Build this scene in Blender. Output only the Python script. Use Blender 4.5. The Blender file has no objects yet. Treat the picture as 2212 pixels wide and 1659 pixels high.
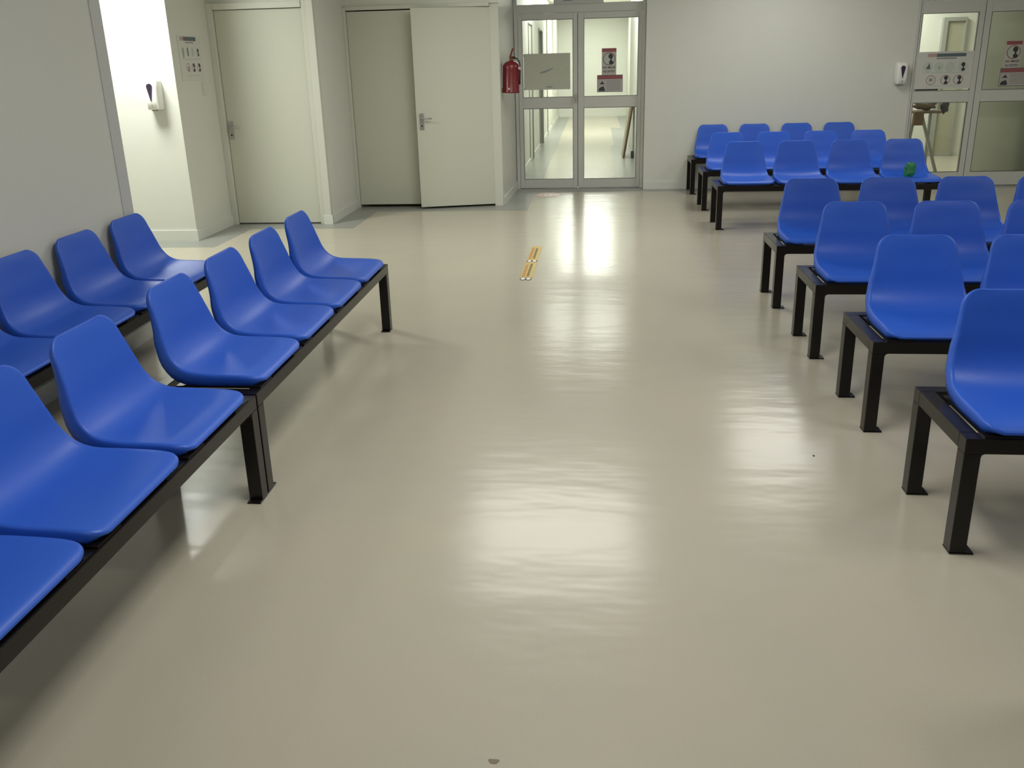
import bpy, bmesh, math, random
from mathutils import Vector, Matrix
random.seed(7)
scn = bpy.context.scene
COL = scn.collection
PI = math.pi

# ------------------------------------------------------------------ materials
MATS = {}
def mat(name, rgb, rough=0.5, metal=0.0, spec=0.5, noise=0.0, nscale=40.0, bump=0.0, bscale=200.0, coat=0.0):
    if name in MATS:
        return MATS[name]
    m = bpy.data.materials.new(name); m.use_nodes = True
    nt = m.node_tree; b = nt.nodes['Principled BSDF']
    b.inputs['Base Color'].default_value = (*rgb, 1)
    b.inputs['Roughness'].default_value = rough
    b.inputs['Metallic'].default_value = metal
    b.inputs['Specular IOR Level'].default_value = spec
    if coat: b.inputs['Coat Weight'].default_value = coat; b.inputs['Coat Roughness'].default_value = 0.15
    tc = nt.nodes.new('ShaderNodeTexCoord')
    if noise:
        n = nt.nodes.new('ShaderNodeTexNoise'); n.inputs['Scale'].default_value = nscale; n.inputs['Detail'].default_value = 3
        nt.links.new(tc.outputs['Object'], n.inputs['Vector'])
        mx = nt.nodes.new('ShaderNodeMix'); mx.data_type = 'RGBA'
        mx.inputs[6].default_value = (*[c * (1 - noise) for c in rgb], 1)
        mx.inputs[7].default_value = (*[min(1, c * (1 + noise)) for c in rgb], 1)
        nt.links.new(n.outputs['Fac'], mx.inputs[0]); nt.links.new(mx.outputs[2], b.inputs['Base Color'])
    if bump:
        n2 = nt.nodes.new('ShaderNodeTexNoise'); n2.inputs['Scale'].default_value = bscale; n2.inputs['Detail'].default_value = 2
        nt.links.new(tc.outputs['Object'], n2.inputs['Vector'])
        bp = nt.nodes.new('ShaderNodeBump'); bp.inputs['Strength'].default_value = bump; bp.inputs['Distance'].default_value = 0.01
        nt.links.new(n2.outputs['Fac'], bp.inputs['Height']); nt.links.new(bp.outputs['Normal'], b.inputs['Normal'])
    MATS[name] = m
    return m

def glass_mat(name, tint=(0.96, 0.98, 0.96), base=0.04):
    m = bpy.data.materials.new(name); m.use_nodes = True
    nt = m.node_tree; nt.nodes.clear()
    out = nt.nodes.new('ShaderNodeOutputMaterial'); mx = nt.nodes.new('ShaderNodeMixShader')
    tr = nt.nodes.new('ShaderNodeBsdfTransparent'); gl = nt.nodes.new('ShaderNodeBsdfGlossy')
    fr = nt.nodes.new('ShaderNodeFresnel'); fr.inputs['IOR'].default_value = 1.45
    tr.inputs['Color'].default_value = (*tint, 1); gl.inputs['Roughness'].default_value = 0.02
    nt.links.new(fr.outputs[0], mx.inputs[0]); nt.links.new(tr.outputs[0], mx.inputs[1]); nt.links.new(gl.outputs[0], mx.inputs[2])
    nt.links.new(mx.outputs[0], out.inputs['Surface'])
    MATS[name] = m
    return m

WALL = mat('wall_paint', (0.645, 0.65, 0.59), 0.45, spec=0.3, noise=0.02, nscale=6, bump=0.03, bscale=90)
CEIL = mat('ceiling_paint', (0.72, 0.72, 0.66), 0.8)
SKIRT = mat('skirting_paint', (0.66, 0.67, 0.61), 0.4)
DOORP = mat('door_paint', (0.55, 0.555, 0.47), 0.45, noise=0.015, nscale=8)
FRAMEP = mat('door_frame_paint', (0.60, 0.60, 0.53), 0.4)
GUARD = mat('corner_guard_paint', (0.54, 0.55, 0.535), 0.45)
ALU = mat('powder_coated_aluminium', (0.57, 0.575, 0.535), 0.4, spec=0.5)
STEEL = mat('brushed_steel', (0.45, 0.45, 0.44), 0.3, metal=0.9)
DARKM = mat('dark_gap', (0.03, 0.03, 0.03), 0.7)
TAN = mat('tan_door_paint', (0.36, 0.35, 0.26), 0.5, noise=0.03, nscale=5)
GREYD = mat('grey_door_paint', (0.30, 0.31, 0.28), 0.5)
BLUE = mat('blue_moulded_plastic', (0.021, 0.104, 0.57), 0.42, spec=0.45, noise=0.03, nscale=60, bump=0.03, bscale=500)
BLACK = mat('black_painted_steel', (0.007, 0.005, 0.004), 0.26, spec=0.36)
WHITEP = mat('white_plastic', (0.80, 0.80, 0.76), 0.3)
PURP = mat('dark_tinted_window', (0.035, 0.022, 0.05), 0.2)
def paper_mat(name, rgb, tl=0.45):
    m = bpy.data.materials.new(name); m.use_nodes = True
    nt = m.node_tree; nt.nodes.clear()
    out = nt.nodes.new('ShaderNodeOutputMaterial'); mx = nt.nodes.new('ShaderNodeMixShader'); mx.inputs[0].default_value = tl
    a = nt.nodes.new('ShaderNodeBsdfDiffuse'); b = nt.nodes.new('ShaderNodeBsdfTranslucent')
    tc = nt.nodes.new('ShaderNodeTexCoord'); n = nt.nodes.new('ShaderNodeTexNoise'); n.inputs['Scale'].default_value = 9
    nt.links.new(tc.outputs['Object'], n.inputs['Vector'])
    c = nt.nodes.new('ShaderNodeMix'); c.data_type = 'RGBA'; c.inputs[6].default_value = (*[v * 0.96 for v in rgb], 1); c.inputs[7].default_value = (*[v * 1.04 for v in rgb], 1)
    nt.links.new(n.outputs['Fac'], c.inputs[0])
    for q in (a, b): nt.links.new(c.outputs[2], q.inputs['Color'])
    nt.links.new(a.outputs[0], mx.inputs[1]); nt.links.new(b.outputs[0], mx.inputs[2]); nt.links.new(mx.outputs[0], out.inputs['Surface'])
    MATS[name] = m
    return m
PAPER = mat('poster_paper', (0.60, 0.60, 0.56), 0.5)
PAPERW = paper_mat('sign_paper', (0.62, 0.59, 0.57), 0.3)
GREYPAPER = paper_mat('grey_backing_paper', (0.68, 0.68, 0.61), 0.4)
REDINK = mat('red_ink', (0.29, 0.075, 0.08), 0.5)
TEALINK = mat('dark_teal_ink', (0.10, 0.13, 0.14), 0.5)
BLACKINK = mat('black_ink', (0.03, 0.03, 0.035), 0.5)
GREYINK = mat('grey_ink', (0.26, 0.26, 0.25), 0.5)
PALEINK = mat('pale_ink', (0.46, 0.50, 0.44), 0.5)
PALEGR = mat('pale_green_ink', (0.50, 0.55, 0.48), 0.5)
PINKINK = mat('pink_ink', (0.44, 0.31, 0.30), 0.5)
BLUEINK = mat('blue_grey_ink', (0.20, 0.22, 0.30), 0.5)
RED = mat('red_enamel', (0.155, 0.006, 0.010), 0.3, spec=0.5)
YELLOW = mat('yellow_floor_vinyl', (0.55, 0.39, 0.11), 0.35, noise=0.08, nscale=30)
YTEXT = mat('brown_print', (0.11, 0.085, 0.025), 0.4)
OTEXT = mat('orange_print', (0.46, 0.22, 0.05), 0.4)
PINKV = mat('worn_red_vinyl', (0.50, 0.30, 0.26), 0.35, noise=0.15, nscale=30)
PALEV = mat('worn_pale_vinyl', (0.58, 0.52, 0.45), 0.35)
GREEN = mat('green_foil', (0.01, 0.20, 0.06), 0.25, spec=0.7, noise=0.7, nscale=60, bump=0.5, bscale=120)
WOOD = mat('brown_wood', (0.10, 0.065, 0.035), 0.5, noise=0.25, nscale=12)
LWOOD = mat('light_board', (0.50, 0.44, 0.32), 0.5, noise=0.08, nscale=10)
DWOOD = mat('dark_board_edge', (0.10, 0.055, 0.03), 0.5)
BAG_SHADE = mat('black_cloth_and_shade', (0.02, 0.022, 0.028), 0.8)  # also the colour of the shadow block by the leaning board
METG = mat('grey_metal', (0.24, 0.25, 0.23), 0.4, metal=0.3)
CARD = mat('brown_cardboard', (0.13, 0.075, 0.04), 0.8)
DIRT = mat('dried_brown_spill', (0.16, 0.12, 0.075), 0.5)
GLASS = glass_mat('clear_door_glass')
GLASSD = glass_mat('partition_glass', (0.90, 0.92, 0.89))

# vinyl floor: speckle, faint clouding and a slightly wavy polished surface
def floor_mat(name, rgb, rough):
    m = bpy.data.materials.new(name); m.use_nodes = True
    nt = m.node_tree; b = nt.nodes['Principled BSDF']
    tc = nt.nodes.new('ShaderNodeTexCoord')
    n1 = nt.nodes.new('ShaderNodeTexNoise'); n1.inputs['Scale'].default_value = 260; n1.inputs['Detail'].default_value = 2
    n2 = nt.nodes.new('ShaderNodeTexNoise'); n2.inputs['Scale'].default_value = 1.6; n2.inputs['Detail'].default_value = 4
    mp = nt.nodes.new('ShaderNodeMapping'); mp.inputs['Scale'].default_value = (3.0, 9.0, 1.0)
    n3 = nt.nodes.new('ShaderNodeTexNoise'); n3.inputs['Scale'].default_value = 1.0; n3.inputs['Detail'].default_value = 2
    for n in (n1, n2): nt.links.new(tc.outputs['Object'], n.inputs['Vector'])
    nt.links.new(tc.outputs['Object'], mp.inputs['Vector']); nt.links.new(mp.outputs[0], n3.inputs['Vector'])
    a = nt.nodes.new('ShaderNodeMix'); a.data_type = 'RGBA'
    a.inputs[6].default_value = (*[c * 0.93 for c in rgb], 1); a.inputs[7].default_value = (*[c * 1.07 for c in rgb], 1)
    nt.links.new(n1.outputs['Fac'], a.inputs[0])
    c = nt.nodes.new('ShaderNodeMix'); c.data_type = 'RGBA'; c.blend_type = 'MULTIPLY'; c.inputs[0].default_value = 1
    cr = nt.nodes.new('ShaderNodeValToRGB'); cr.color_ramp.elements[0].color = (0.95, 0.955, 0.95, 1); cr.color_ramp.elements[1].color = (1.0, 0.985, 0.97, 1)
    cr.color_ramp.elements[0].position = 0.35; cr.color_ramp.elements[1].position = 0.65
    nt.links.new(n2.outputs['Fac'], cr.inputs[0])
    nt.links.new(a.outputs[2], c.inputs[6]); nt.links.new(cr.outputs[0], c.inputs[7])
    nt.links.new(c.outputs[2], b.inputs['Base Color'])
    b.inputs['Roughness'].default_value = rough; b.inputs['Specular IOR Level'].default_value = 0.5
    bp = nt.nodes.new('ShaderNodeBump'); bp.inputs['Strength'].default_value = 0.22; bp.inputs['Distance'].default_value = 0.01
    nt.links.new(n3.outputs['Fac'], bp.inputs['Height']); nt.links.new(bp.outputs['Normal'], b.inputs['Normal'])
    MATS[name] = m
    return m
FLOOR = floor_mat('beige_vinyl', (0.450, 0.420, 0.340), 0.21)
BORDER = floor_mat('grey_vinyl_border', (0.27, 0.28, 0.26), 0.28)

# ------------------------------------------------------------------ mesh helpers
def link(name, bm, mats, parent=None, smooth=False, bevel=0.0, loc=None):
    me = bpy.data.meshes.new(name)
    bmesh.ops.recalc_face_normals(bm, faces=bm.faces[:])
    bm.to_mesh(me); bm.free()
    for m in (mats if isinstance(mats, (list, tuple)) else [mats]): me.materials.append(m)
    if smooth:
        for p in me.polygons: p.use_smooth = True
    o = bpy.data.objects.new(name, me); COL.objects.link(o)
    if parent is not None: o.parent = parent
    if loc: o.location = loc
    if bevel:
        bv = o.modifiers.new('bevel', 'BEVEL'); bv.width = bevel; bv.segments = 2; bv.limit_method = 'ANGLE'; bv.angle_limit = math.radians(40)
    return o

def box(bm, x0, x1, y0, y1, z0, z1, mi=0):
    vs = [bm.verts.new((x, y, z)) for z in (z0, z1) for y in (y0, y1) for x in (x0, x1)]
    for f in ((0, 2, 3, 1), (4, 5, 7, 6), (0, 1, 5, 4), (2, 6, 7, 3), (0, 4, 6, 2), (1, 3, 7, 5)):
        bm.faces.new([vs[i] for i in f]).material_index = mi
    return vs

def prism(bm, pts, z0, z1, mi=0):
    a = [bm.verts.new((x, y, z0)) for x, y in pts]; b = [bm.verts.new((x, y, z1)) for x, y in pts]
    n = len(pts)
    bm.faces.new(a[::-1]).material_index = mi; bm.faces.new(b).material_index = mi
    for i in range(n): bm.faces.new((a[i], a[(i + 1) % n], b[(i + 1) % n], b[i])).material_index = mi

def bar(bm, p0, p1, w, d=None, mi=0):
    """rectangular bar between two points"""
    p0, p1 = Vector(p0), Vector(p1); d = d or w
    ax = (p1 - p0).normalized(); up = Vector((0, 1, 0)) if abs(ax.z) > 0.7 else Vector((0, 0, 1))
    sx = ax.cross(up).normalized(); sy = sx.cross(ax).normalized()
    vs = []
    for p in (p0, p1):
        for a, b in ((-1, -1), (1, -1), (1, 1), (-1, 1)): vs.append(bm.verts.new(p + sx * a * w / 2 + sy * b * d / 2))
    for f in ((3, 2, 1, 0), (4, 5, 6, 7), (0, 1, 5, 4), (1, 2, 6, 5), (2, 3, 7, 6), (3, 0, 4, 7)):
        bm.faces.new([vs[i] for i in f]).material_index = mi

def tube(bm, pts, r, seg=10, mi=0):
    rings = []
    pts = [Vector(p) for p in pts]
    for i, p in enumerate(pts):
        ax = (pts[min(i + 1, len(pts) - 1)] - pts[max(i - 1, 0)]).normalized()
        up = Vector((0, 0, 1)) if abs(ax.z) < 0.9 else Vector((1, 0, 0))
        sx = ax.cross(up).normalized(); sy = sx.cross(ax)
        rr = r[i] if isinstance(r, (list, tuple)) else r
        rings.append([bm.verts.new(p + (sx * math.cos(t) + sy * math.sin(t)) * rr) for t in [2 * PI * k / seg for k in range(seg)]])
    for a, b in zip(rings, rings[1:]):
        for k in range(seg): bm.faces.new((a[k], a[(k + 1) % seg], b[(k + 1) % seg], b[k])).material_index = mi
    bm.faces.new(rings[0][::-1]).material_index = mi; bm.faces.new(rings[-1]).material_index = mi

def lathe(bm, prof, seg=28, mi=0, c=(0, 0)):
    rings = []
    for r, z in prof:
        rings.append([bm.verts.new((c[0] + r * math.cos(2 * PI * k / seg), c[1] + r * math.sin(2 * PI * k / seg), z)) for k in range(seg)])
    for a, b in zip(rings, rings[1:]):
        for k in range(seg): bm.faces.new((a[k], a[(k + 1) % seg], b[(k + 1) % seg], b[k])).material_index = mi
    bm.faces.new(rings[0][::-1]).material_index = mi; bm.faces.new(rings[-1]).material_index = mi

def tag(o, label, cat, group=None, kind=None):
    o['label'] = label; o['category'] = cat
    if group: o['group'] = group
    if kind: o['kind'] = kind
    return o

def thing(name, label, cat, loc=(0, 0, 0), rz=0.0, group=None):
    o = bpy.data.objects.new(name, None); o.empty_display_size = 0.1; COL.objects.link(o)
    o.location = loc; o.rotation_euler = (0, 0, rz)
    return tag(o, label, cat, group)

def struct(name, boxes, m, label=None, bevel=0.0):
    bm = bmesh.new()
    for b in boxes: box(bm, *b)
    o = link(name, bm, m, bevel=bevel); o['kind'] = 'structure'
    o['label'] = label or name.replace('_', ' '); o['category'] = name.split('_')[0]
    return o

# ------------------------------------------------------------------ room shell
CZ = 2.7
struct('floor', [(-6.4, 7.2, -3.4, 23.8, -0.1, 0.0)], FLOOR, 'glossy beige sheet vinyl floor')
struct('ceiling', [(-6.4, 7.2, -3.4, 23.8, CZ, CZ + 0.1)], CEIL, 'white ceiling above the waiting room')
struct('wall_left', [(-2.83, -2.63, -3.2, 4.47, 0, CZ)], WALL, 'long pale grey wall behind the left benches')
struct('trim_corner', [(-2.632, -2.626, 4.372, 4.472, 0.10, CZ)], GUARD, 'narrow grey corner strip at the end of the left wall')
struct('baseboard_left', [(-2.63, -2.618, -3.2, 4.47, 0, 0.095)], SKIRT, 'pale skirting along the left wall')
struct('wall_recess', [(-6.2, -2.83, 4.27, 4.47, 0, CZ), (-6.4, -6.2, 4.27, 7.3, 0, CZ)], WALL, 'walls of the brightly lit recess on the left')
struct('wall_column', [(-6.2, -3.66, 7.226, 8.20, 0, CZ)], WALL, 'brightly lit wall end behind the soap dispenser')
struct('baseboard_column', [(-6.2, -3.648, 7.212, 7.226, 0, 0.10), (-3.66, -3.648, 7.226, 8.03, 0, 0.10)], SKIRT, 'pale skirting round the bright wall end')
struct('wall_alcove', [(-3.66, -2.72, 8.06, 8.2, 2.10, CZ), (-2.72, -2.62, 8.045, 9.12, 0, CZ)], WALL, 'wall around the first white door')
struct('baseboard_alcove', [(-2.62, -2.608, 8.03, 8.93, 0, 0.09), (-2.70, -2.608, 7.99, 8.002, 0, 0.09)], SKIRT, 'pale skirting right of the first door')
struct('wall_lobby', [(-2.62, -0.99, 8.98, 9.12, 2.09, CZ)], WALL, 'wall above the double door')
bm = bmesh.new(); prism(bm, [(-1.085, 9.05), (-0.99, 9.05), (-0.952, 10.33), (-1.085, 10.33)], 0, CZ)
o = link('wall_extinguisher', bm, WALL); o['kind'] = 'structure'; o['label'] = 'short side wall holding the red fire extinguisher'; o['category'] = 'wall'
bm = bmesh.new(); prism(bm, [(-0.99, 9.04), (-0.978, 9.04), (-0.94, 10.22), (-0.952, 10.22)], 0, 0.09)
o = link('baseboard_extinguisher', bm, SKIRT); o['kind'] = 'structure'; o['label'] = 'skirting below the fire extinguisher'; o['category'] = 'baseboard'
struct('wall_back', [(0.585, 3.555, 10.10, 10.36, 0, CZ), (-0.95, 0.585, 10.22, 10.36, 2.62, CZ), (3.555, 5.10, 10.10, 10.2, 2.08, CZ), (5.10, 6.6, 10.10, 10.36, 0, CZ)], WALL, 'pale back wall behind the right-hand benches')
struct('baseboard_back', [(0.585, 3.555, 10.087, 10.10, 0, 0.09), (5.1, 6.4, 10.087, 10.10, 0, 0.09)], SKIRT, 'pale skirting along the back wall')
struct('wall_right', [(6.4, 6.6, -3.2, 10.2, 0, CZ)], WALL, 'right side wall of the waiting room')
struct('wall_rear', [(-2.83, 6.6, -3.4, -3.2, 0, CZ)], WALL, 'rear wall behind the camera')

# corridor behind the glass doors
struct('wall_corridor_left', [(-1.15, -0.98, 10.36, 12.80, 0, CZ), (-1.15, -0.98, 13.58, 15.12, 0, CZ), (-1.15, -0.98, 16.18, 23.6, 0, CZ),
                              (-1.15, -0.98, 12.80, 13.58, 2.05, CZ), (-1.15, -0.98, 15.12, 16.18, 2.05, CZ)], WALL, 'left wall of the bright corridor')
struct('wall_corridor_right', [(0.62, 0.85, 10.36, 15.5, 0, CZ), (0.85, 1.05, 15.5, 23.6, 0, CZ)], WALL, 'right wall of the bright corridor')
struct('wall_corridor_end', [(-1.15, 1.05, 23.4, 23.6, 0, CZ)], WALL, 'far end wall of the corridor')
struct('baseboard_corridor', [(-0.98, -0.968, 10.36, 12.80, 0, 0.09), (-0.98, -0.968, 13.58, 15.12, 0, 0.09), (-0.98, -0.968, 16.18, 23.4, 0, 0.09), (-0.98, 0.85, 23.388, 23.4, 0, 0.09)], SKIRT, 'skirting inside the corridor')
struct('trim_corridor', [(-1.0, -0.962, 21.2, 21.5, 0, 0.75), (-0.98, -0.955, 17.6, 17.66, 0, 2.4), (-0.98, -0.955, 19.3, 19.5, 0, 2.5)], FRAMEP, 'pilasters on the corridor wall')

# room behind the right-hand glass partition
struct('wall_side_room', [(2.6, 7.0, 13.1, 13.3, 0, CZ), (2.4, 2.6, 10.36, 13.3, 0, CZ), (7.0, 7.2, 10.36, 13.3, 0, CZ)], WALL, 'bright walls of the room behind the partition')
struct('wall_screen', [(4.46, 7.0, 10.62, 10.72, 0, 2.4)], mat('screen_paint', (0.78, 0.78, 0.67), 0.5), 'tan screen wall behind the right partition leaf')

# grey vinyl margin along the walls
def poly_struct(name, polys, m, label, z=0.0012):
    bm = bmesh.new()
    for p in polys: prism(bm, p, 0.0002, z)
    o = link(name, bm, m); o['kind'] = 'structure'; o['label'] = label; o['category'] = 'trim'
    return o
R = lambda x0, x1, y0, y1: [(x0, y0), (x1, y0), (x1, y1), (x0, y1)]
poly_struct('trim_floor_left', [R(-6.2, -3.37, 6.94, 7.226), R(-3.66, -3.37, 7.226, 7.77), R(-3.66, -2.34, 7.77, 8.06), R(-2.62, -2.34, 8.06, 8.70), R(-2.62, -0.71, 8.70, 8.99), R(-0.99, -0.71, 8.99, 9.96)], BORDER, 'grey vinyl margin at the foot of the left walls')
poly_struct('trim_floor_back', [R(-0.99, 0.60, 9.96, 10.3), R(0.60, 6.4, 9.93, 10.10)], BORDER, 'grey vinyl margin at the foot of the back wall')
poly_struct('trim_floor_corridor', [R(-0.98, -0.69, 10.3, 23.4), R(0.29, 0.62, 10.3, 15.5), R(0.36, 0.85, 15.5, 19.4), R(0.6, 0.85, 19.4, 23.4)], BORDER, 'grey vinyl margins along the corridor')

# ------------------------------------------------------------------ doors
def handle_set(parent, m=STEEL, flip=1):
    """local: x along door, -y out of door, z up; origin at backplate centre"""
    bm = bmesh.new(); box(bm, -0.022, 0.022, -0.008, 0, -0.085, 0.085)
    bp_ = link('handle_plate', bm, m, parent, bevel=0.002)
    bm = bmesh.new(); tube(bm, [(0, -0.006, 0.035), (0, -0.045, 0.035), (0.012 * flip, -0.052, 0.035), (0.105 * flip, -0.052, 0.033)], [0.010, 0.010, 0.009, 0.008], 10)
    lv = link('lever', bm, m, bp_, smooth=True)
    bm = bmesh.new(); tube(bm, [(0, -0.006, -0.045), (0, -0.012, -0.045)], 0.009, 12)
    link('keyhole', bm, DARKM, bp_)
    return bp_

d1 = thing('door_1', 'plain white door left of the double door', 'door', (0, 0, 0)); d1['kind'] = 'structure'
bm = bmesh.new(); box(bm, -3.60, -2.745, 8.035, 8.075, 0.012, 2.045)
leaf1 = link('door_leaf', bm, DOORP, d1, bevel=0.003)
bm = bmesh.new(); box(bm, -3.66, -3.603, 8.0, 8.09, 0, 2.105); box(bm, -2.742, -2.69, 8.02, 8.09, 0, 2.105); box(bm, -2.69, -2.622, 8.0, 8.045, 0, 2.30); box(bm, -3.603, -2.742, 8.01, 8.09, 2.048, 2.105)
link('door_frame', bm, FRAMEP, d1, bevel=0.004)
h = handle_set(leaf1); h.location = (-3.565, 8.035, 0.935)

d2 = thing('door_2', 'double door with its right leaf slightly ajar', 'door', (0, 0, 0)); d2['kind'] = 'structure'
bm = bmesh.new(); box(bm, -2.59, -1.86, 8.985, 9.025, 0.03, 2.05)
link('door_leaf', bm, DOORP, d2, bevel=0.003)
ang = math.atan2(9.05 - 8.865, -1.093 + 1.89)
bm = bmesh.new(); box(bm, -0.815, 0, -0.04, 0, 0.022, 2.058)
leaf2 = link('door_leaf', bm, DOORP, d2, bevel=0.003); leaf2.location = (-1.088, 9.045, 0); leaf2.rotation_euler = (0, 0, ang)
bm = bmesh.new(); box(bm, -2.62, -2.592, 8.95, 9.06, 0, 2.09); box(bm, -1.083, -0.992, 9.0, 9.048, 0, 2.09); box(bm, -2.592, -1.083, 8.96, 9.06, 2.061, 2.10)
link('door_frame', bm, FRAMEP, d2, bevel=0.003)
h = handle_set(leaf2); h.location = (-0.762, -0.04, 0.93)
bm = bmesh.new(); box(bm, -2.6, -1.0, 9.35, 9.4, 0, CZ)  # black sheet standing in for the shade behind the door gaps
o = link('gap_shade_sheet', bm, DARKM, d2)

def glazed_door(name, label, y, frame, leaves, zs, depth=0.06, gm=GLASS, transom=None):
    """leaves: list of (x0, x1, glass x0, glass x1); zs: bottom glass z0,z1, upper glass z0,z1, top of leaf"""
    d = thing(name, label, 'door'); d['kind'] = 'structure'
    x0, x1, zt = frame
    bm = bmesh.new()
    box(bm, x0, leaves[0][0] - 0.004, y - depth * 0.7, y + depth * 0.8, 0, zt); box(bm, leaves[-1][1] + 0.004, x1, y - depth * 0.7, y + depth * 0.8, 0, zt)
    box(bm, leaves[0][0] - 0.004, leaves[-1][1] + 0.004, y - depth * 0.7, y + depth * 0.8, zs[4] + 0.004, transom[0] if transom else zt)
    if transom: box(bm, leaves[0][0] - 0.004, leaves[-1][1] + 0.004, y - depth * 0.7, y + depth * 0.8, transom[1], zt)
    link('door_frame', bm, ALU, d, bevel=0.003)
    if transom:
        bm = bmesh.new(); box(bm, leaves[0][0] - 0.004, leaves[-1][1] + 0.004, y - 0.003, y + 0.003, transom[0], transom[1])
        link('transom_pane', bm, gm, d)
    out = []
    for a, b, g0, g1 in leaves:
        bm = bmesh.new(); ya, yb = y - depth / 2, y + depth / 2
        box(bm, a, g0, ya, yb, 0.006, zs[4]); box(bm, g1, b, ya, yb, 0.006, zs[4])
        box(bm, g0, g1, ya, yb, 0.006, zs[0]); box(bm, g0, g1, ya, yb, zs[1], zs[2]); box(bm, g0, g1, ya, yb, zs[3], zs[4])
        lf = link('door_leaf', bm, ALU, d, bevel=0.003)
        for z0, z1 in ((zs[0], zs[1]), (zs[2], zs[3])):
            bm = bmesh.new(); box(bm, g0 - 0.004, g1 + 0.004, y - 0.003, y + 0.003, z0 - 0.004, z1 + 0.004)
            link('pane', bm, gm, lf)
        # dark rubber gasket round each pane
        bm = bmesh.new(); e = 0.005
        for z0, z1 in ((zs[0], zs[1]), (zs[2], zs[3])):
            for s in (ya - 0.001,):
                box(bm, g0, g0 + e, s, s + 0.02, z0, z1); box(bm, g1 - e, g1, s, s + 0.02, z0, z1)
                box(bm, g0 + e, g1 - e, s, s + 0.02, z0, z0 + e); box(bm, g0 + e, g1 - e, s, s + 0.02, z1 - e, z1)
        link('gasket', bm, mat('gasket_rubber', (0.12, 0.12, 0.11), 0.6), lf)
        out.append(lf)
    return d, out

d3, lv3 = glazed_door('door_3', 'double glazed aluminium door to the bright corridor', 10.27, (-0.948, 0.583, 2.62),
                      [(-0.905, -0.205, -0.857, -0.257), (-0.199, 0.545, -0.130, 0.503)], (0.113, 0.962, 1.090, 1.968, 2.035), transom=(2.135, 2.56))
bm = bmesh.new(); box(bm, -0.225, -0.180, 10.301, 10.307, 0.01, 2.03); link('cover_strip', bm, ALU, lv3[0])
bm = bmesh.new(); box(bm, -0.235, -0.212, 10.20, 10.24, 1.03, 1.12); tube(bm, [(-0.223, 10.235, 1.09), (-0.223, 10.19, 1.09), (-0.223, 10.18, 1.05)], 0.008, 8)
link('lock', bm, STEEL, lv3[0])
d4, lv4 = glazed_door('door_4', 'glazed aluminium door to the side room at right', 10.12, (3.556, 5.10, 2.08),
                      [(3.575, 4.255, 3.60, 4.195), (4.261, 5.06, 4.325, 5.0)], (0.16, 0.945, 1.072, 1.90, 2.03), gm=GLASSD)
bm = bmesh.new(); box(bm, 3.64, 3.885, 10.16, 10.22, 1.075, 1.112)
link('push_bar', bm, BLACK, lv4[0], bevel=0.005)
bm = bmesh.new(); box(bm, 4.24, 4.28, 10.151, 10.157, 0.01, 2.02); link('cover_strip', bm, ALU, lv4[0])

# doors down the corridor and in the side room
d5 = thing('door_5', 'nearest white door on the left corridor wall', 'door'); d5['kind'] = 'structure'
bm = bmesh.new(); box(bm, -1.02, -0.99, 12.83, 13.55, 0.01, 2.03); link('door_leaf', bm, DOORP, d5)
bm = bmesh.new(); box(bm, -1.03, -0.97, 12.80, 12.822, 0, 2.05); box(bm, -1.03, -0.97, 13.558, 13.58, 0, 2.05); box(bm, -1.03, -0.97, 12.822, 13.558, 2.035, 2.05); link('door_frame', bm, GREYD, d5)
d6 = thing('door_6', 'grey recessed door further down the corridor', 'door'); d6['kind'] = 'structure'
bm = bmesh.new(); box(bm, -1.10, -1.06, 15.16, 16.14, 0.01, 2.02); link('door_leaf', bm, GREYD, d6)
bm = bmesh.new(); box(bm, -1.12, -0.965, 15.12, 15.16, 0, 2.05); box(bm, -1.12, -0.965, 16.14, 16.18, 0, 2.05); box(bm, -1.12, -0.965, 15.16, 16.14, 2.02, 2.05); link('door_frame', bm, GREYD, d6)
d7 = thing('door_7', 'narrow tan door in the room behind the partition', 'door'); d7['kind'] = 'structure'
bm = bmesh.new(); box(bm, 5.01, 5.25, 13.07, 13.095, 0.02, 1.90); link('door_leaf', bm, TAN, d7)
bm = bmesh.new(); box(bm, 4.95, 5.01, 13.03, 13.10, 0, 1.95); box(bm, 5.25, 5.27, 13.03, 13.10, 0, 1.95); box(bm, 5.01, 5.25, 13.03, 13.10, 1.90, 1.95); box(bm, 5.01, 5.25, 13.05, 13.10, 0, 0.02)
link('door_frame', bm, GREYD, d7)

# ------------------------------------------------------------------ benches
BL, BD, BH, T = 1.986, 0.424, 0.399, 0.05
HX, PITCH = 0.281, 0.4755
PROF = [(0.0, 0.4215), (0.010, 0.4315), (0.035, 0.4405), (0.08, 0.4455), (0.14, 0.448), (0.20, 0.4495), (0.255, 0.4525), (0.295, 0.461), (0.326, 0.481),
        (0.348, 0.510), (0.364, 0.549), (0.378, 0.600), (0.393, 0.650), (0.408, 0.697), (0.420, 0.729), (0.428, 0.747)]
WID = [(0.0, 0.213), (0.08, 0.219), (0.20, 0.220), (0.30, 0.213), (0.36, 0.204), (0.42, 0.192), (0.49, 0.178), (0.55, 0.167), (0.62, 0.155), (0.70, 0.149)]
SK = [(0.0, 0.021), (0.04, 0.039), (0.12, 0.047), (0.25, 0.052), (0.33, 0.056), (0.42, 0.044), (0.52, 0.028), (0.64, 0.014), (0.8, 0.011)]
DIP = [(0.0, 0.001), (0.06, 0.006), (0.18, 0.016), (0.30, 0.022), (0.40, 0.020), (0.52, 0.014), (0.64, 0.003), (0.8, 0.002)]
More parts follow.
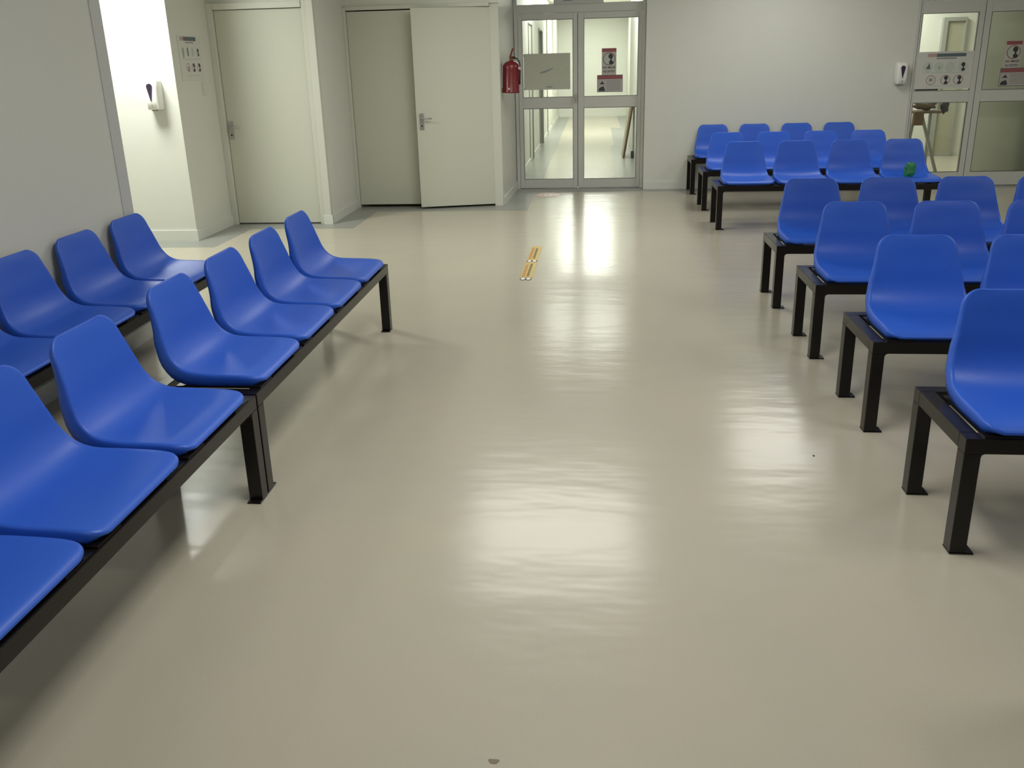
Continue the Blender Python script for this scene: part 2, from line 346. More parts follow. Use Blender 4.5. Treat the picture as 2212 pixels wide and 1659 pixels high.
def lerp(tab, a):
    if a <= tab[0][0]: return tab[0][1]
    for (a0, v0), (a1, v1) in zip(tab, tab[1:]):
        if a <= a1:
            t = (a - a0) / (a1 - a0); t = t * t * (3 - 2 * t) * 0.5 + t * 0.5
            return v0 + (v1 - v0) * t
    return tab[-1][1]
def smooth_profile(P, n=8):
    out = []
    for i in range(len(P) - 1):
        p0 = Vector(P[max(i - 1, 0)]); p1 = Vector(P[i]); p2 = Vector(P[i + 1]); p3 = Vector(P[min(i + 2, len(P) - 1)])
        for k in range(n):
            t = k / n
            out.append(0.5 * ((2 * p1) + (p2 - p0) * t + (2 * p0 - 5 * p1 + 4 * p2 - p3) * t * t + (3 * p1 - p0 - 3 * p2 + p3) * t ** 3))
    out.append(Vector(P[-1]))
    return out
def seat_mesh():
    cur = smooth_profile(PROF)
    acc = [0.0]
    for a, b in zip(cur, cur[1:]): acc.append(acc[-1] + (b - a).length)
    Lp = acc[-1]
    def at(a):
        a = min(max(a, 0), Lp)
        for i in range(len(acc) - 1):
            if a <= acc[i + 1]:
                t = (a - acc[i]) / max(acc[i + 1] - acc[i], 1e-9)
                p = cur[i].lerp(cur[i + 1], t); d = (cur[i + 1] - cur[i]).normalized()
                return p, d
        return cur[-1], (cur[-1] - cur[-2]).normalized()
    rf, rt = 0.046, 0.048
    arc = [0, 0.001, 0.0035, 0.008, 0.014, 0.022, 0.033, rf]
    ss = arc + [rf + (Lp - rf - rt) * k / 30 for k in range(1, 30)] + [Lp - rt * (a / rf) for a in reversed(arc)]
    NS = 18
    bm = bmesh.new(); grid = []; info = {}
    for a in ss:
        w = lerp(WID, a)
        if a < rf: w -= rf * (1 - math.sqrt(max(0, 1 - ((rf - a) / rf) ** 2)))
        if a > Lp - rt: w -= rt * (1 - math.sqrt(max(0, 1 - ((a - Lp + rt) / rt) ** 2)))
        p, d = at(a); n = Vector((-d.y, d.x))          # n points up / forward
        row = []
        for k in range(NS + 1):
            s = -1 + 2 * k / NS; s = math.copysign(1 - (1 - abs(s)) ** 1.25, s) if abs(s) > 0 else 0
            dip = lerp(DIP, a) * (1 - abs(s) ** 2.2)
            q = p - n * dip
            v = bm.verts.new((w * s, q.x, q.y)); row.append(v)
            info[v] = (a, Vector((0, n.x, n.y)))
        grid.append(row)
    for r0, r1 in zip(grid, grid[1:]):
        for k in range(NS): bm.faces.new((r0[k], r0[k + 1], r1[k + 1], r1[k]))
    loop = grid[0][:] + [r[-1] for r in grid[1:]] + grid[-1][-2::-1] + [r[0] for r in grid[-2:0:-1]]
    m = len(loop); rings = [loop]
    outd = []
    for i, v in enumerate(loop):
        tvec = (loop[(i + 2) % m].co - loop[(i - 2) % m].co)
        a, n = info[v]
        o_ = tvec.cross(n).normalized()
        outd.append(o_)
    for fo, fd in ((0.0035, 0.10), (0.0055, 0.30), (0.0050, 0.60), (0.0010, 1.0)):
        ring = []
        for v, o_ in zip(loop, outd):
            a, n = info[v]
            ring.append(bm.verts.new(v.co + o_ * fo - n * lerp(SK, a) * fd))
        rings.append(ring)
    for r0, r1 in zip(rings, rings[1:]):
        for i in range(m): bm.faces.new((r0[i], r0[(i + 1) % m], r1[(i + 1) % m], r1[i]))
    bmesh.ops.recalc_face_normals(bm, faces=bm.faces[:])
    mid = grid[len(grid) // 3][NS // 2]
    bm.normal_update()
    if mid.normal.z < 0: bmesh.ops.reverse_faces(bm, faces=bm.faces[:])
    me = bpy.data.meshes.new('seat'); bm.to_mesh(me); bm.free(); me.materials.append(BLUE)
    for p in me.polygons: p.use_smooth = True
    return me
SEAT = seat_mesh()

def make_bench():
    root = thing('waiting_bench', '', 'bench')
    bm = bmesh.new()
    box(bm, 0, BL, 0, T, BH - T, BH); box(bm, 0, BL, BD - T, BD, BH - T, BH)
    box(bm, 0, T, T, BD - T, BH - T, BH); box(bm, BL - T, BL, T, BD - T, BH - T, BH)
    for x, s in ((T, 1), (BL - T, -1)):                    # small gussets where rail meets leg
        for y in (0.004, BD - T + 0.004):
            a = [bm.verts.new(c) for c in ((x, y, BH - T), (x + s * 0.018, y, BH - T), (x + s * 0.005, y, BH - T - 0.005), (x, y, BH - T - 0.018))]
            b = [bm.verts.new((v.co.x, v.co.y + T - 0.008, v.co.z)) for v in a]
            bm.faces.new(a); bm.faces.new(b[::-1])
            for i in range(4): bm.faces.new((a[i], b[i], b[(i + 1) % 4], a[(i + 1) % 4]))
    link('frame', bm, BLACK, root, bevel=0.002)
    for x0, s in ((0, 1), (BL - T, -1)):
        for y0 in (0, BD - T):
            bm = bmesh.new(); box(bm, x0, x0 + T, y0, y0 + T, 0.006, BH - T)
            lg = link('leg', bm, BLACK, root, bevel=0.002)
            bm = bmesh.new()
            xa, xb = (x0 - 0.001, x0 + T + 0.024) if s > 0 else (x0 - 0.024, x0 + T + 0.001)
            box(bm, xa, xb, y0 - 0.001, y0 + T + 0.001, 0, 0.006)
            link('foot_plate', bm, BLACK, lg, bevel=0.002)
    for i in range(4):
        st = bpy.data.objects.new('seat', SEAT); COL.objects.link(st); st.parent = root; st.location = (HX + PITCH * i, 0, 0)
        so = st.modifiers.new('shell', 'SOLIDIFY'); so.thickness = 0.004; so.offset = -1
        bm = bmesh.new()
        prism(bm, [(-0.226, 0.006), (-0.120, 0.006), (-0.120, 0.155), (0.120, 0.155), (0.120, 0.006), (0.226, 0.006), (0.226, 0.330), (0.120, 0.330), (0.120, 0.185), (-0.120, 0.185), (-0.120, 0.330), (-0.226, 0.330)], BH, BH + 0.006)
        link('mounting_bracket', bm, BLACK, st)
    return root

def copy_tree(o, parent=None):
    c = o.copy(); COL.objects.link(c); c.parent = parent
    for ch in o.children: copy_tree(ch, c)
    return c

G = 'blue four-seat waiting benches'
BENCHES = [
    # x, y, rot, label
    (1.119, 2.381, 0, 'blue moulded bench nearest the camera in the right-hand rows'),
    (1.125, 3.276, 0, 'blue moulded bench second from the camera in the right-hand rows'),
    (1.118, 4.163, 0, 'blue moulded bench third from the camera in the right-hand rows'),
    (1.112, 5.078, 0, 'blue moulded bench fourth from the camera, in front of the wide gap at right'),
    (1.103, 7.568, 0, 'blue moulded bench with a green packet on its right-end seat'),
    (1.096, 8.571, 0, 'blue moulded bench between the wall-side bench and the one with the green packet'),
    (1.095, 9.643, 0, 'blue moulded bench standing against the pale back wall'),
    (-1.207, 2.653, PI / 2, 'blue moulded bench beside the open aisle at left, farther of two end to end'),
    (-1.207, 0.657, PI / 2, 'blue moulded bench beside the aisle at left, nearer one cut by the photo edge'),
    (-2.165, 2.614, PI / 2, 'blue moulded bench with its backrests touching the left wall'),
    (1.130, 1.330, 0, 'blue moulded bench added unseen beyond the lower right edge to cast a dark shadow'),  # unseen extra bench, added for the shadow it casts
]
proto = make_bench()
for i, (x, y, rz, lab) in enumerate(BENCHES):
    b = proto if i == 0 else copy_tree(proto)
    b.location = (x, y, 0); b.rotation_euler = (0, 0, rz)
    tag(b, lab, 'bench', G)

# green crumpled packet on the right-end seat of the third far bench
bm = bmesh.new()
bmesh.ops.create_icosphere(bm, subdivisions=3, radius=1)
for v in bm.verts:
    c = v.co.copy(); k = 1 + 0.13 * math.sin(7 * c.x + 3 * c.z) * math.cos(6 * c.z + 2 * c.y) + random.uniform(-0.09, 0.09)
    sq = lambda t: math.copysign(abs(t) ** 0.6, t)
    v.co = Vector((sq(c.x) * 0.046 * k + 0.006 * c.z, sq(c.y) * 0.026 * k, sq(c.z) * 0.066 * (0.6 + 0.4 * k)))
zmin = min(v.co.z for v in bm.verts)
for v in bm.verts: v.co.z -= zmin
o = link('crisp_packet', bm, GREEN, loc=(2.800, 7.735, 0.4345))
tag(o, 'small crumpled green packet left on a blue seat', 'packet')

# ------------------------------------------------------------------ flat printed things
def text_polys(s, size):
    cu = bpy.data.curves.new('lettering', 'FONT'); cu.body = s; cu.size = size; cu.align_x = 'CENTER'; cu.align_y = 'CENTER'; cu.offset = size * 0.02
    ob = bpy.data.objects.new('lettering', cu); COL.objects.link(ob)
    bpy.context.view_layer.update()
    dg = bpy.context.evaluated_depsgraph_get(); me = ob.evaluated_get(dg).to_mesh()
    polys = [[tuple(me.vertices[i].co[:2]) for i in p.vertices] for p in me.polygons]
    ob.evaluated_get(dg).to_mesh_clear(); bpy.data.objects.remove(ob); bpy.data.curves.remove(cu)
    return polys
class Sheet:
    """a thin printed sheet; local u right, v up, printed side towards -y"""
    def __init__(self, w, h, base, t=0.002):
        self.bm = bmesh.new(); self.mats = [base]; self.w, self.h, self.t = w, h, t
        box(self.bm, -w / 2, w / 2, -t, 0, -h / 2, h / 2, 0); self.layer = 0
    def mi(self, m):
        if m not in self.mats: self.mats.append(m)
        return self.mats.index(m)
    def poly(self, pts, m, lift=1):
        y = -self.t - 0.0004 * lift
        try:
            f = self.bm.faces.new([self.bm.verts.new((u, y, v)) for u, v in pts]); f.material_index = self.mi(m)
        except ValueError: pass
    def rect(self, u0, u1, v0, v1, m, lift=1): self.poly([(u0, v0), (u1, v0), (u1, v1), (u0, v1)], m, lift)
    def disc(self, u, v, ru, rv, m, lift=1, n=24): self.poly([(u + ru * math.cos(2 * PI * k / n), v + rv * math.sin(2 * PI * k / n)) for k in range(n)], m, lift)
    def ring(self, u, v, r, w, m, lift=1, n=28):
        for k in range(n):
            a, b = 2 * PI * k / n, 2 * PI * (k + 1) / n
            self.poly([(u + r * math.cos(a), v + r * math.sin(a)), (u + r * math.cos(b), v + r * math.sin(b)), (u + (r - w) * math.cos(b), v + (r - w) * math.sin(b)), (u + (r - w) * math.cos(a), v + (r - w) * math.sin(a))], m, lift)
    def text(self, s, u, v, size, m, sx=1.0, lift=1):
        for p in text_polys(s, size): self.poly([(u + x * sx, v + y) for x, y in p], m, lift)
    def lines(self, u0, u1, v0, v1, n, m, lift=1, fill=0.45):
        st = (v1 - v0) / n
        for k in range(n):
            x = u0
            while x < u1 - 0.004:
                l = min(u1 - x, random.uniform(0.012, 0.035)); self.rect(x, x + l, v1 - st * (k + fill), v1 - st * k, m, lift); x += l + 0.005
    def done(self, name, label, cat, loc, rot=(0, 0, 0), group=None):
        o = link(name, self.bm, self.mats); o.location = loc; o.rotation_euler = rot
        return tag(o, label, cat, group)

def masked_head(s, cx, cy, k, m):
    """simple profile of a masked head on shoulders"""
    s.poly([(cx - 0.30 * k, cy + 0.55 * k), (cx - 0.10 * k, cy + 0.85 * k), (cx + 0.25 * k, cy + 0.88 * k), (cx + 0.50 * k, cy + 0.62 * k), (cx + 0.48 * k, cy + 0.20 * k), (cx + 0.28 * k, cy - 0.05 * k), (cx - 0.05 * k, cy + 0.06 * k), (cx - 0.28 * k, cy + 0.22 * k)], m, 2)
    s.poly([(cx - 0.15 * k, cy - 0.90 * k), (cx - 0.20 * k, cy - 0.45 * k), (cx + 0.05 * k, cy - 0.25 * k), (cx + 0.05 * k, cy + 0.06 * k), (cx + 0.28 * k, cy - 0.05 * k), (cx + 0.34 * k, cy - 0.30 * k), (cx + 0.60 * k, cy - 0.50 * k), (cx + 0.55 * k, cy - 0.75 * k), (cx + 0.30 * k, cy - 0.92 * k)], m, 2)

def mask_sign(loc, label, group=None):
    s = Sheet(0.170, 0.300, PAPERW)
    s.rect(-0.083, 0.083, 0.108, 0.147, REDINK)
    s.disc(0.002, 0.030, 0.068, 0.068, PALEINK, 1); s.ring(0.002, 0.030, 0.072, 0.007, DARKRED, 2)
    masked_head(s, 0.012, 0.030, 0.066, BLACKINK)
    s.text('NO MASK', 0.002, -0.067, 0.036, BLACKINK, 0.95); s.text('NO ENTRY', 0.002, -0.112, 0.036, BLACKINK, 0.80)
    return s.done('mask_sign', label, 'sign', loc, group=group)
def notice_sign(loc, label, group=None):
    s = Sheet(0.300, 0.196, PAPERW)
    s.rect(-0.150, 0.150, -0.098, 0.098, TEALINK, 0.5); s.rect(-0.144, 0.144, -0.092, 0.050, PAPERW, 1); s.rect(-0.144, 0.144, 0.052, 0.092, REDINK, 1)
    s.poly([(-0.128, -0.005), (-0.100, 0.012), (-0.090, 0.032), (-0.080, 0.012), (-0.066, 0.0), (-0.068, -0.008)], BLACKINK, 2)
    s.poly([(-0.135, -0.085), (-0.128, -0.055), (-0.105, -0.040), (-0.072, -0.030), (-0.066, -0.055), (-0.055, -0.068), (-0.066, -0.085)], BLACKINK, 2)
    s.lines(-0.036, 0.125, -0.080, 0.036, 7, GREYINK, 2, 0.4)
    return s.done('notice_sign', label, 'sign', loc, group=group)
DARKRED = mat('dark_red_ink', (0.16, 0.04, 0.05), 0.5)
mask_sign((0.166, 10.238, 1.482), 'red-topped mask sign on the right leaf of the corridor door')
notice_sign((0.178, 10.238, 1.234), 'wide red-topped notice under the mask sign on the corridor door')
mask_sign((4.605, 10.088, 1.44), 'red-topped mask sign cut by the right photo edge')
notice_sign((4.645, 10.088, 1.205), 'wide red-topped notice cut by the right photo edge')

s = Sheet(0.552, 0.412, GREYPAPER)
s.poly([(-0.09, -0.025), (-0.02, -0.012), (0.07, 0.028), (0.075, 0.04), (0.0, 0.02), (-0.08, -0.008)], mat('faint_print', (0.29, 0.32, 0.31), 0.5))
s.rect(-0.01, 0.06, -0.182, -0.168, mat('faint_print', (0.3, 0.3, 0.3)))
for u in (-0.268, 0.262):
    for v in (-0.195, 0.185): s.rect(u - 0.012, u + 0.012, v - 0.012, v + 0.012, PALEINK)
s.done('paper_sheet', 'blank grey paper sheet taped on the left corridor door leaf', 'sheet', (-0.566, 10.238, 1.386))

# sign plate above the doors (only its lower edge is in view)
s = Sheet(0.575, 0.20, mat('sign_plate', (0.52, 0.52, 0.50), 0.4), 0.006)
s.rect(-0.175, -0.07, -0.065, 0.03, BLUEINK)
for u in (-0.045, 0.01, 0.05, 0.115):
    s.rect(u, u + 0.010, -0.055, 0.02, TEALINK); s.rect(u + 0.018, u + 0.026, -0.055, 0.02, TEALINK); s.rect(u, u + 0.026, -0.058, -0.048, TEALINK)
s.done('sign_plate', 'pale name plate above the corridor doors, cut by the top edge', 'sign', (-0.19, 10.222, 2.228))

def icon_poster(w, h, landscape):
    s = Sheet(w, h, PAPER)
    if landscape:
        s.rect(-w * 0.32, -w * 0.16, h * 0.36, h * 0.45, PINKINK); s.rect(-w * 0.16, w * 0.36, h * 0.36, h * 0.45, TEALINK); s.rect(-w * 0.16, w * 0.2, h * 0.30, h * 0.34, GREYINK)
        r = h * 0.135
        for k, u in enumerate((-0.30, -0.10, 0.10, 0.32)): s.disc(u * w, h * 0.09, r, r, PALEGR)
        ys, yb = h * 0.09, -h * 0.26
        for u in (-0.22, 0.04, 0.27): s.ring(u * w, yb, r, r * 0.22, PINKINK)
        for u in (-0.30,): s.poly([(u * w - 0.02, ys - 0.02), (u * w + 0.03, ys - 0.02), (u * w + 0.015, ys + 0.045)], TEALINK, 2)
        s.poly([(-0.10 * w - 0.01, ys - 0.02), (-0.10 * w + 0.012, ys - 0.02), (-0.10 * w + 0.012, ys + 0.02)], GREYINK, 2)
        masked_head(s, 0.32 * w, ys, r * 0.95, BLACKINK); masked_head(s, 0.04 * w, yb, r * 0.95, BLACKINK); masked_head(s, 0.28 * w, yb, r * 0.95, BLACKINK)
        s.rect(-0.25 * w, -0.19 * w, yb - 0.015, yb + 0.02, GREYINK, 2)
        s.lines(-0.38 * w, 0.38 * w, -h * 0.1, -h * 0.05, 1, PALEINK); s.lines(-0.3 * w, 0.35 * w, -h * 0.45, -h * 0.41, 1, PALEINK)
    else:
        s.rect(-w * 0.40, -w * 0.25, h * 0.38, h * 0.47, PINKINK); s.rect(-w * 0.25, w * 0.30, h * 0.38, h * 0.47, TEALINK); s.rect(-w * 0.18, w * 0.18, h * 0.33, h * 0.36, GREYINK)
        ys, yb = h * 0.13, -h * 0.21; r = h * 0.10
        for u in (-0.32, -0.12, 0.10, 0.32): s.disc(u * w, ys, r * 0.7, r, PALEINK)
        for u in (-0.18, 0.06, 0.30): s.ring(u * w, yb, r * 1.0, r * 0.22, PINKINK)
        s.rect(-0.34 * w, -0.30 * w, ys - 0.05, ys + 0.04, GREYINK, 2); s.rect(-0.13 * w, -0.10 * w, ys - 0.03, ys + 0.04, BLACKINK, 2)
        masked_head(s, 0.33 * w, ys, r * 0.95, BLACKINK); masked_head(s, 0.06 * w, yb, r * 1.05, BLACKINK); masked_head(s, 0.31 * w, yb, r * 1.05, BLACKINK)
        s.rect(-0.21 * w, -0.14 * w, yb - 0.03, yb + 0.01, GREYINK, 2)
        s.lines(-0.38 * w, 0.38 * w, -h * 0.06, -h * 0.02, 1, PALEINK); s.lines(-0.25 * w, 0.30 * w, -h * 0.42, -h * 0.38, 1, PALEINK)
    return s
icon_poster(0.44, 0.39, False).done('hygiene_poster', 'white poster of small round pictures left of the first door', 'poster', (-3.659, 7.575, 1.617), (0, 0, PI / 2))
icon_poster(0.60, 0.40, True).done('hygiene_poster', 'pale poster of round pictures on the right glass partition', 'poster', (3.895, 10.088, 1.295))

# light switch under the left poster
t = thing('light_switch', 'small pale switch plate under the left poster', 'switch', (-3.66, 7.755, 1.345), PI / 2)
bm = bmesh.new(); box(bm, -0.036, 0.036, -0.008, 0, -0.058, 0.058); link('switch_plate', bm, FRAMEP, t, bevel=0.003)
bm = bmesh.new(); box(bm, -0.012, 0.012, -0.013, -0.008, -0.022, 0.022); link('rocker', bm, SKIRT, t, bevel=0.002)

# ------------------------------------------------------------------ soap dispensers
def dispenser(loc, label, sc=1.0):
    t = thing('soap_dispenser', label, 'dispenser', loc, 0, 'white wall dispensers')
    bm = bmesh.new()
    secs = [(-0.130, 0.050, 0.085), (-0.120, 0.060, 0.100), (-0.06, 0.0615, 0.108), (0.05, 0.0625, 0.110), (0.105, 0.061, 0.104), (0.124, 0.056, 0.092), (0.130, 0.045, 0.075)]
    rings = []
    for z, w, d in secs:
        r = 0.022
        pts = [(-w, 0)] + [(-w + r - r * math.cos(a), -d + r - r * math.sin(a)) for a in [PI / 2 * k / 4 for k in range(5)]] + [(w - r + r * math.sin(a), -d + r - r * math.cos(a)) for a in [PI / 2 * k / 4 for k in range(5)]] + [(w, 0)]
        rings.append([bm.verts.new((x, y, z)) for x, y in pts])
    n = len(rings[0])
    for a, b in zip(rings, rings[1:]):
        for k in range(n): bm.faces.new((a[k], a[(k + 1) % n], b[(k + 1) % n], b[k]))
    bm.faces.new(rings[0][::-1]); bm.faces.new(rings[-1])
    body = link('housing', bm, WHITEP, t, smooth=True)
    body.modifiers.new('edge', 'EDGE_SPLIT').split_angle = math.radians(50)
    bm = bmesh.new()
    pts = [(0.027 * math.sin(a), 0.066 + 0.027 * math.cos(a)) for a in [-PI * 0.62 + PI * 1.24 * k / 16 for k in range(17)]] + [(0.003, -0.055), (-0.003, -0.055)]
    a = [bm.verts.new((x, -0.1125, z)) for x, z in pts]; b = [bm.verts.new((x, -0.100, z)) for x, z in pts]
    bm.faces.new(a); bm.faces.new(b[::-1])
    for k in range(len(a)): bm.faces.new((a[k], b[k], b[(k + 1) % len(a)], a[(k + 1) % len(a)]))
    link('level_window', bm, PURP, t)
    bm = bmesh.new(); prism2 = [(-0.009, -0.100), (0.009, -0.100), (0.0, -0.080)]
    a = [bm.verts.new((x, -0.1095, z)) for x, z in prism2]; b = [bm.verts.new((x, -0.099, z)) for x, z in prism2]
    bm.faces.new(a); bm.faces.new(b[::-1])
    for k in range(3): bm.faces.new((a[k], b[k], b[(k + 1) % 3], a[(k + 1) % 3]))
    link('drop_mark', bm, GREYINK, t)
    bm = bmesh.new(); box(bm, -0.02, 0.02, -0.085, -0.045, -0.140, -0.130); link('nozzle', bm, mat('nozzle_grey', (0.25, 0.25, 0.24)), t, bevel=0.003)
    t.scale = (sc, sc, sc)
    return t
dispenser((-3.853, 7.226, 1.318), 'white dispenser with dark drop window on the brightly lit wall end')
dispenser((3.425, 10.10, 1.273), 'white dispenser with dark drop window beside the right glass partition', 0.90)

# ------------------------------------------------------------------ fire extinguisher
t = thing('fire_extinguisher', 'red fire extinguisher hanging beside the glass doors', 'fire extinguisher', (-0.893, 9.13, 1.192))
bm = bmesh.new(); lathe(bm, [(0.088, 0), (0.094, 0.006), (0.094, 0.012), (0.090, 0.02), (0.089, 0.245), (0.087, 0.27), (0.078, 0.296), (0.060, 0.314), (0.034, 0.325), (0.020, 0.330)], 32)
body = link('cylinder', bm, RED, t, smooth=True); body.modifiers.new('edge', 'EDGE_SPLIT').split_angle = math.radians(45)
bm = bmesh.new(); lathe(bm, [(0.018, 0.328), (0.018, 0.350), (0.022, 0.352), (0.022, 0.372), (0.012, 0.376)], 16)
vl = link('valve', bm, mat('brass_brown', (0.18, 0.07, 0.04), 0.35, metal=0.5), t, smooth=False)
bm = bmesh.new(); bar(bm, (-0.012, 0, 0.366), (0.018, -0.03, 0.452), 0.016, 0.010); bar(bm, (-0.005, 0, 0.356), (0.040, -0.03, 0.372), 0.014, 0.008)
link('lever', bm, mat('dark_red_lever', (0.14, 0.02, 0.015), 0.4), vl)
bm = bmesh.new(); tube(bm, [(0.018, 0.0, 0.358), (0.060, -0.02, 0.352), (0.090, -0.035, 0.322), (0.098, -0.03, 0.26), (0.096, -0.02, 0.17), (0.096, -0.015, 0.09)], 0.0075, 10)
link('hose', bm, mat('black_rubber', (0.02, 0.02, 0.02), 0.5), t, smooth=True)
bm = bmesh.new(); tube(bm, [(0.0875, -0.045, 0.255), (0.105, -0.055, 0.252)], 0.018, 14); link('hose_clip', bm, mat('pale_pink_plastic', (0.55, 0.42, 0.40), 0.3), t)
bm = bmesh.new(); tube(bm, [(-0.012, -0.085, 0.045), (-0.012, -0.095, 0.045)], 0.011, 14); link('seal', bm, mat('pale_pink_plastic', (0.55, 0.42, 0.40), 0.3), t)
bm = bmesh.new(); box(bm, -0.100, -0.086, -0.03, 0.03, 0.05, 0.30); link('wall_bracket', bm, STEEL, t)
t.rotation_euler = (0, math.radians(2.0), 0)

# ------------------------------------------------------------------ floor markings
t = thing('floor_tape', 'yellow printed distance tape on the floor before the glass doors', 'tape', (-0.489, 6.36, 0.0))
t.rotation_euler = (0, 0, math.radians(-0.6))
def strip(y0, y1, m, x0=-0.044, x1=0.044, z=0.0016):
    bm = bmesh.new(); box(bm, x0, x1, y0, y1, 0.0004, z); return bm
segs = [(-0.535, -0.02), (0.04, 0.545)]
for y0, y1 in segs:
    sg = link('tape_panel', strip(y0, y1, YELLOW), YELLOW, t)
    bm = bmesh.new(); y = y0 + 0.06
    while y < y1 - 0.07:
        l = random.choice((0.020, 0.026, 0.030)); box(bm, -0.002, 0.016, y, y + l, 0.0017, 0.0020); y += l + 0.006
    link('print', bm, YTEXT, sg)
    bm = bmesh.new(); y = y0 + 0.05
    while y < y1 - 0.10:
        l = random.choice((0.03, 0.05, 0.06)); box(bm, -0.036, -0.014, y, y + l, 0.0017, 0.0020); y += l + 0.006
    link('small_print', bm, OTEXT, sg)
for yc in (-0.545, 0.01):
    for k, xc in enumerate((-0.020, 0.020)):
        bm = bmesh.new(); n = 20
        prism(bm, [(xc + 0.022 * math.cos(2 * PI * j / n), yc + 0.040 * math.sin(2 * PI * j / n)) for j in range(n)], 0.0016, 0.0022)
        dk = link('end_mark', bm, BLACKINK, t)
        bm = bmesh.new(); prism(bm, [(xc + 0.016 * math.cos(2 * PI * j / n), yc + 0.032 * math.sin(2 * PI * j / n)) for j in range(n)], 0.0022, 0.0026)
        link('end_disc', bm, mat('white_print', (0.72, 0.70, 0.62), 0.4), dk)

bm = bmesh.new(); n = 40
def disc_pts(cx, cy, rx, ry=None): return [(cx + rx * math.cos(2 * PI * k / n), cy + (ry or rx) * math.sin(2 * PI * k / n)) for k in range(n)]
t = thing('floor_sticker', 'worn round red floor sticker before the glass doors', 'sticker', (-0.542, 9.73, 0.0))
bm = bmesh.new(); prism(bm, disc_pts(0, 0, 0.145, 0.16), 0.0013, 0.0018); ds = link('disc', bm, PINKV, t)
bm = bmesh.new()
for cx in (-0.03, 0.03): prism(bm, disc_pts(cx, 0, 0.018, 0.07), 0.0018, 0.0022)
link('footprint', bm, PALEV, t)
bm = bmesh.new(); prism(bm, [(0.0115 * math.cos(a) * (1 + 0.25 * math.sin(3 * a)) , 0.0085 * math.sin(a) * (1 + 0.3 * math.cos(2 * a))) for a in [2 * PI * k / 20 for k in range(20)]], 0.0003, 0.0009)
o = link('floor_stain', bm, DIRT, loc=(-0.222, 1.476, 0)); tag(o, 'small brown stain on the floor at the bottom of the photo', 'stain')
bm = bmesh.new(); prism(bm, [(0.004 * math.cos(a), 0.005 * math.sin(a)) for a in [2 * PI * k / 10 for k in range(10)]], 0.0003, 0.002)
o = link('floor_speck', bm, DARKM, loc=(0.868, 3.049, 0)); tag(o, 'tiny black speck on the floor left of the nearest right bench', 'speck')

# ------------------------------------------------------------------ things behind the glass
# leaning board in the corridor
t = thing('leaning_board', 'tan board with dark edge leaning on the right corridor wall', 'board', (0.0, 13.37, 0))
bm = bmesh.new()
vs = [bm.verts.new(c) for c in ((0.440, 0, 0), (0.460, 0, 0), (0.618, 0, 0.92), (0.560, 0, 0.92), (0.440, 0.55, 0), (0.460, 0.55, 0), (0.618, 0.55, 0.92), (0.560, 0.55, 0.92))]
for f in ((0, 1, 2, 3), (4, 7, 6, 5), (0, 3, 7, 4), (1, 5, 6, 2), (0, 4, 5, 1), (3, 2, 6, 7)): bm.faces.new([vs[i] for i in f])
pn = link('panel', bm, LWOOD, t)
bm = bmesh.new(); bar(bm, (0.462, -0.014, 0.008), (0.606, -0.014, 0.91), 0.026, 0.024); link('edge_strip', bm, DWOOD, t)
bm = bmesh.new(); box(bm, 0.572, 0.616, 13.34, 13.40, 0, 0.11)  # black block in place of the shadow at the board's foot
o = link('shadow_block', bm, BAG_SHADE, bevel=0.01); tag(o, 'dark block standing in for the shadow at the foot of the leaning board', 'block')

t = thing('trestle_stand', 'small stand with splayed grey legs behind the right partition glass', 'stand', (0, 0, 0))
bm = bmesh.new(); box(bm, 3.99, 4.33, 11.12, 11.36, 0.755, 0.785); link('top', bm, WOOD, t, bevel=0.004)
for p0, p1 in (((4.10, 11.16, 0.755), (4.345, 11.1, 0.0)), ((4.02, 11.16, 0.755), (3.93, 11.1, 0.0)), ((4.265, 11.3, 0.755), (4.29, 11.36, 0.0))):
    bm = bmesh.new(); bar(bm, p0, p1, 0.032, 0.032); link('leg', bm, METG, t)
bm = bmesh.new(); box(bm, 3.985, 4.10, 11.06, 11.118, 0.615, 0.785); link('side_pocket', bm, CARD, t, bevel=0.004)
def blob(name, c, sx, sy, sz, m, label, cat, a=6, b=4):
    bm = bmesh.new(); bmesh.ops.create_icosphere(bm, subdivisions=3, radius=1)
    for v in bm.verts:
        q = v.co.copy(); k = 1 + 0.15 * math.sin(a * q.x + b * q.z) + 0.06 * math.sin(11 * q.y + 9 * q.x)
        v.co = Vector((q.x * sx * k, q.y * sy, q.z * sz * k))
    z0 = min(v.co.z for v in bm.verts)
    for v in bm.verts: v.co = Vector((c[0] + v.co.x, c[1] + v.co.y, c[2] + v.co.z - z0))
    return tag(link(name, bm, m, smooth=True), label, cat)
blob('cloth_bag', (4.388, 11.2, 0.735), 0.050, 0.05, 0.085, BAG_SHADE, 'black cloth bundle hanging at the right of the stand behind the glass', 'bag')
blob('rolled_blanket', (4.15, 11.24, 0.785), 0.145, 0.08, 0.055, WOOD, 'dark brown bundle lying on the stand behind the glass', 'bundle', 5, 7)

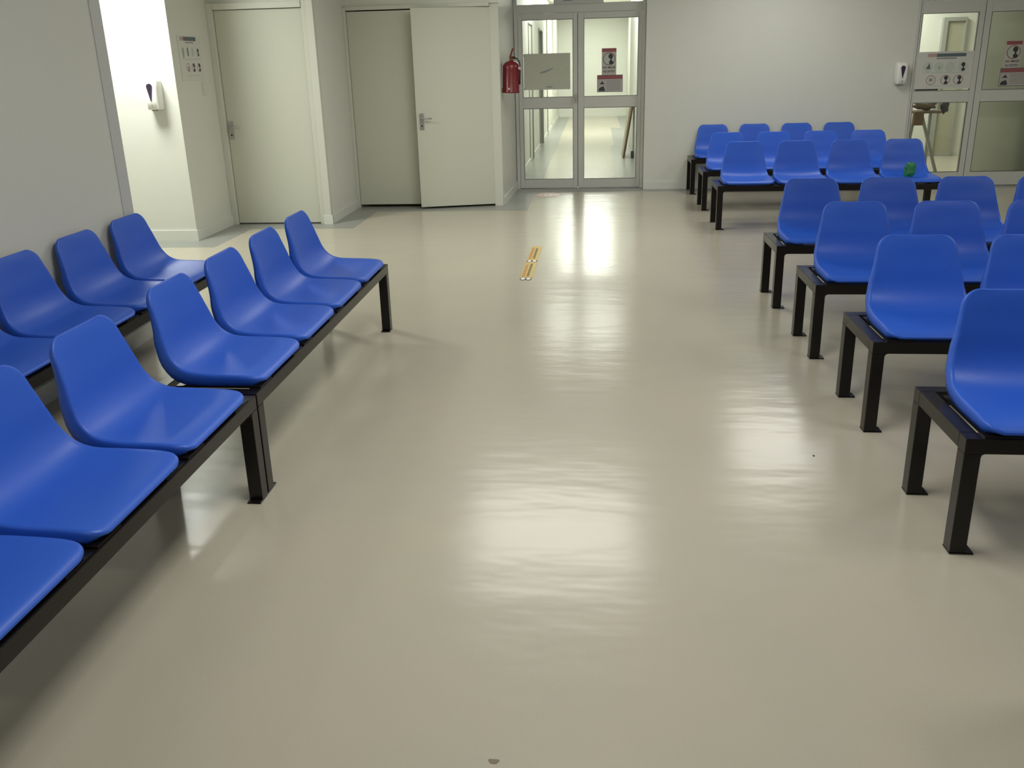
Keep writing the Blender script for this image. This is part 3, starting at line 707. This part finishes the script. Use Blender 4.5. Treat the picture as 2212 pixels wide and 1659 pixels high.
# ------------------------------------------------------------------ lamps (ceiling panels and added fill lights)
def panel(loc, sx, sy, w, col=(1.0, 0.985, 0.90)):
    l = bpy.data.lights.new('ceiling_or_fill_lamp', 'AREA'); l.shape = 'RECTANGLE'; l.size = sx; l.size_y = sy; l.energy = w; l.color = col
    o = bpy.data.objects.new('ceiling_or_fill_lamp', l); COL.objects.link(o); o.location = loc
    return o
ZL = CZ - 0.02
W1 = (1.0, 0.99, 0.935)
panel((-0.36, 6.75, ZL), 1.5, 1.4, 42, W1)
panel((2.00, 8.60, ZL), 0.9, 1.2, 26, W1)
panel((-0.6, -1.2, ZL), 0.6, 1.2, 32, W1)  # added fill behind the camera, no known fixture
panel((-0.1, 2.6, ZL), 0.6, 1.2, 43, W1)  # added fill, brightens the left seats and left wall
panel((3.4, 2.3, ZL), 0.6, 1.2, 30, W1)  # added fill for the fronts of the right-hand backrests
panel((4.6, 5.6, ZL), 0.6, 1.2, 38, W1)  # added side fill, raises the general room light
panel((-4.1, 6.5, ZL), 0.6, 0.6, 82, (0.97, 1.0, 0.93))
for y, e in ((13.0, 45), (18.2, 120), (21.6, 55)): panel((-0.18, y, ZL), 1.2, 0.6, e, (0.99, 1.0, 0.93))
panel((3.9, 12.2, ZL), 0.5, 1.0, 75, (1.0, 1.0, 0.93))

w = bpy.data.worlds.new('World'); scn.world = w; w.use_nodes = True
w.node_tree.nodes['Background'].inputs[0].default_value = (0.5, 0.5, 0.48, 1); w.node_tree.nodes['Background'].inputs[1].default_value = 0.05

# ------------------------------------------------------------------ camera
f_px, pitch, yaw, roll, py = 1783.199, 0.30590527, 0.10347259, -0.02677618, 694.5917
def rmat():
    cp, sp, cy, sy, cr, sr = math.cos(pitch), math.sin(pitch), math.cos(yaw), math.sin(yaw), math.cos(roll), math.sin(roll)
    B = Matrix(((1, 0, 0), (0, 0, -1), (0, 1, 0)))
    Y = Matrix(((cy, sy, 0), (-sy, cy, 0), (0, 0, 1)))
    P = Matrix(((1, 0, 0), (0, cp, -sp), (0, sp, cp)))
    Rr = Matrix(((cr, -sr, 0), (sr, cr, 0), (0, 0, 1)))
    return Rr @ P @ B @ Y
M = rmat()
cam = bpy.data.cameras.new('camera'); co = bpy.data.objects.new('camera', cam); COL.objects.link(co)
cam.sensor_fit = 'HORIZONTAL'; cam.sensor_width = 36; cam.lens = f_px * 36 / 2212
cam.shift_x = 0; cam.shift_y = -(829.5 - py) / 2212; cam.clip_start = 0.05; cam.clip_end = 100
r, d, f = Vector(M[0]), Vector(M[1]), Vector(M[2])
co.matrix_world = Matrix(((r.x, -d.x, -f.x, 0), (r.y, -d.y, -f.y, 0), (r.z, -d.z, -f.z, 1.52), (0, 0, 0, 1)))
scn.camera = co

scn.view_settings.view_transform = 'Standard'; scn.view_settings.look = 'None'
scn.view_settings.gamma = 1; scn.view_settings.use_curve_mapping = False
scn.view_settings.exposure = 0.0
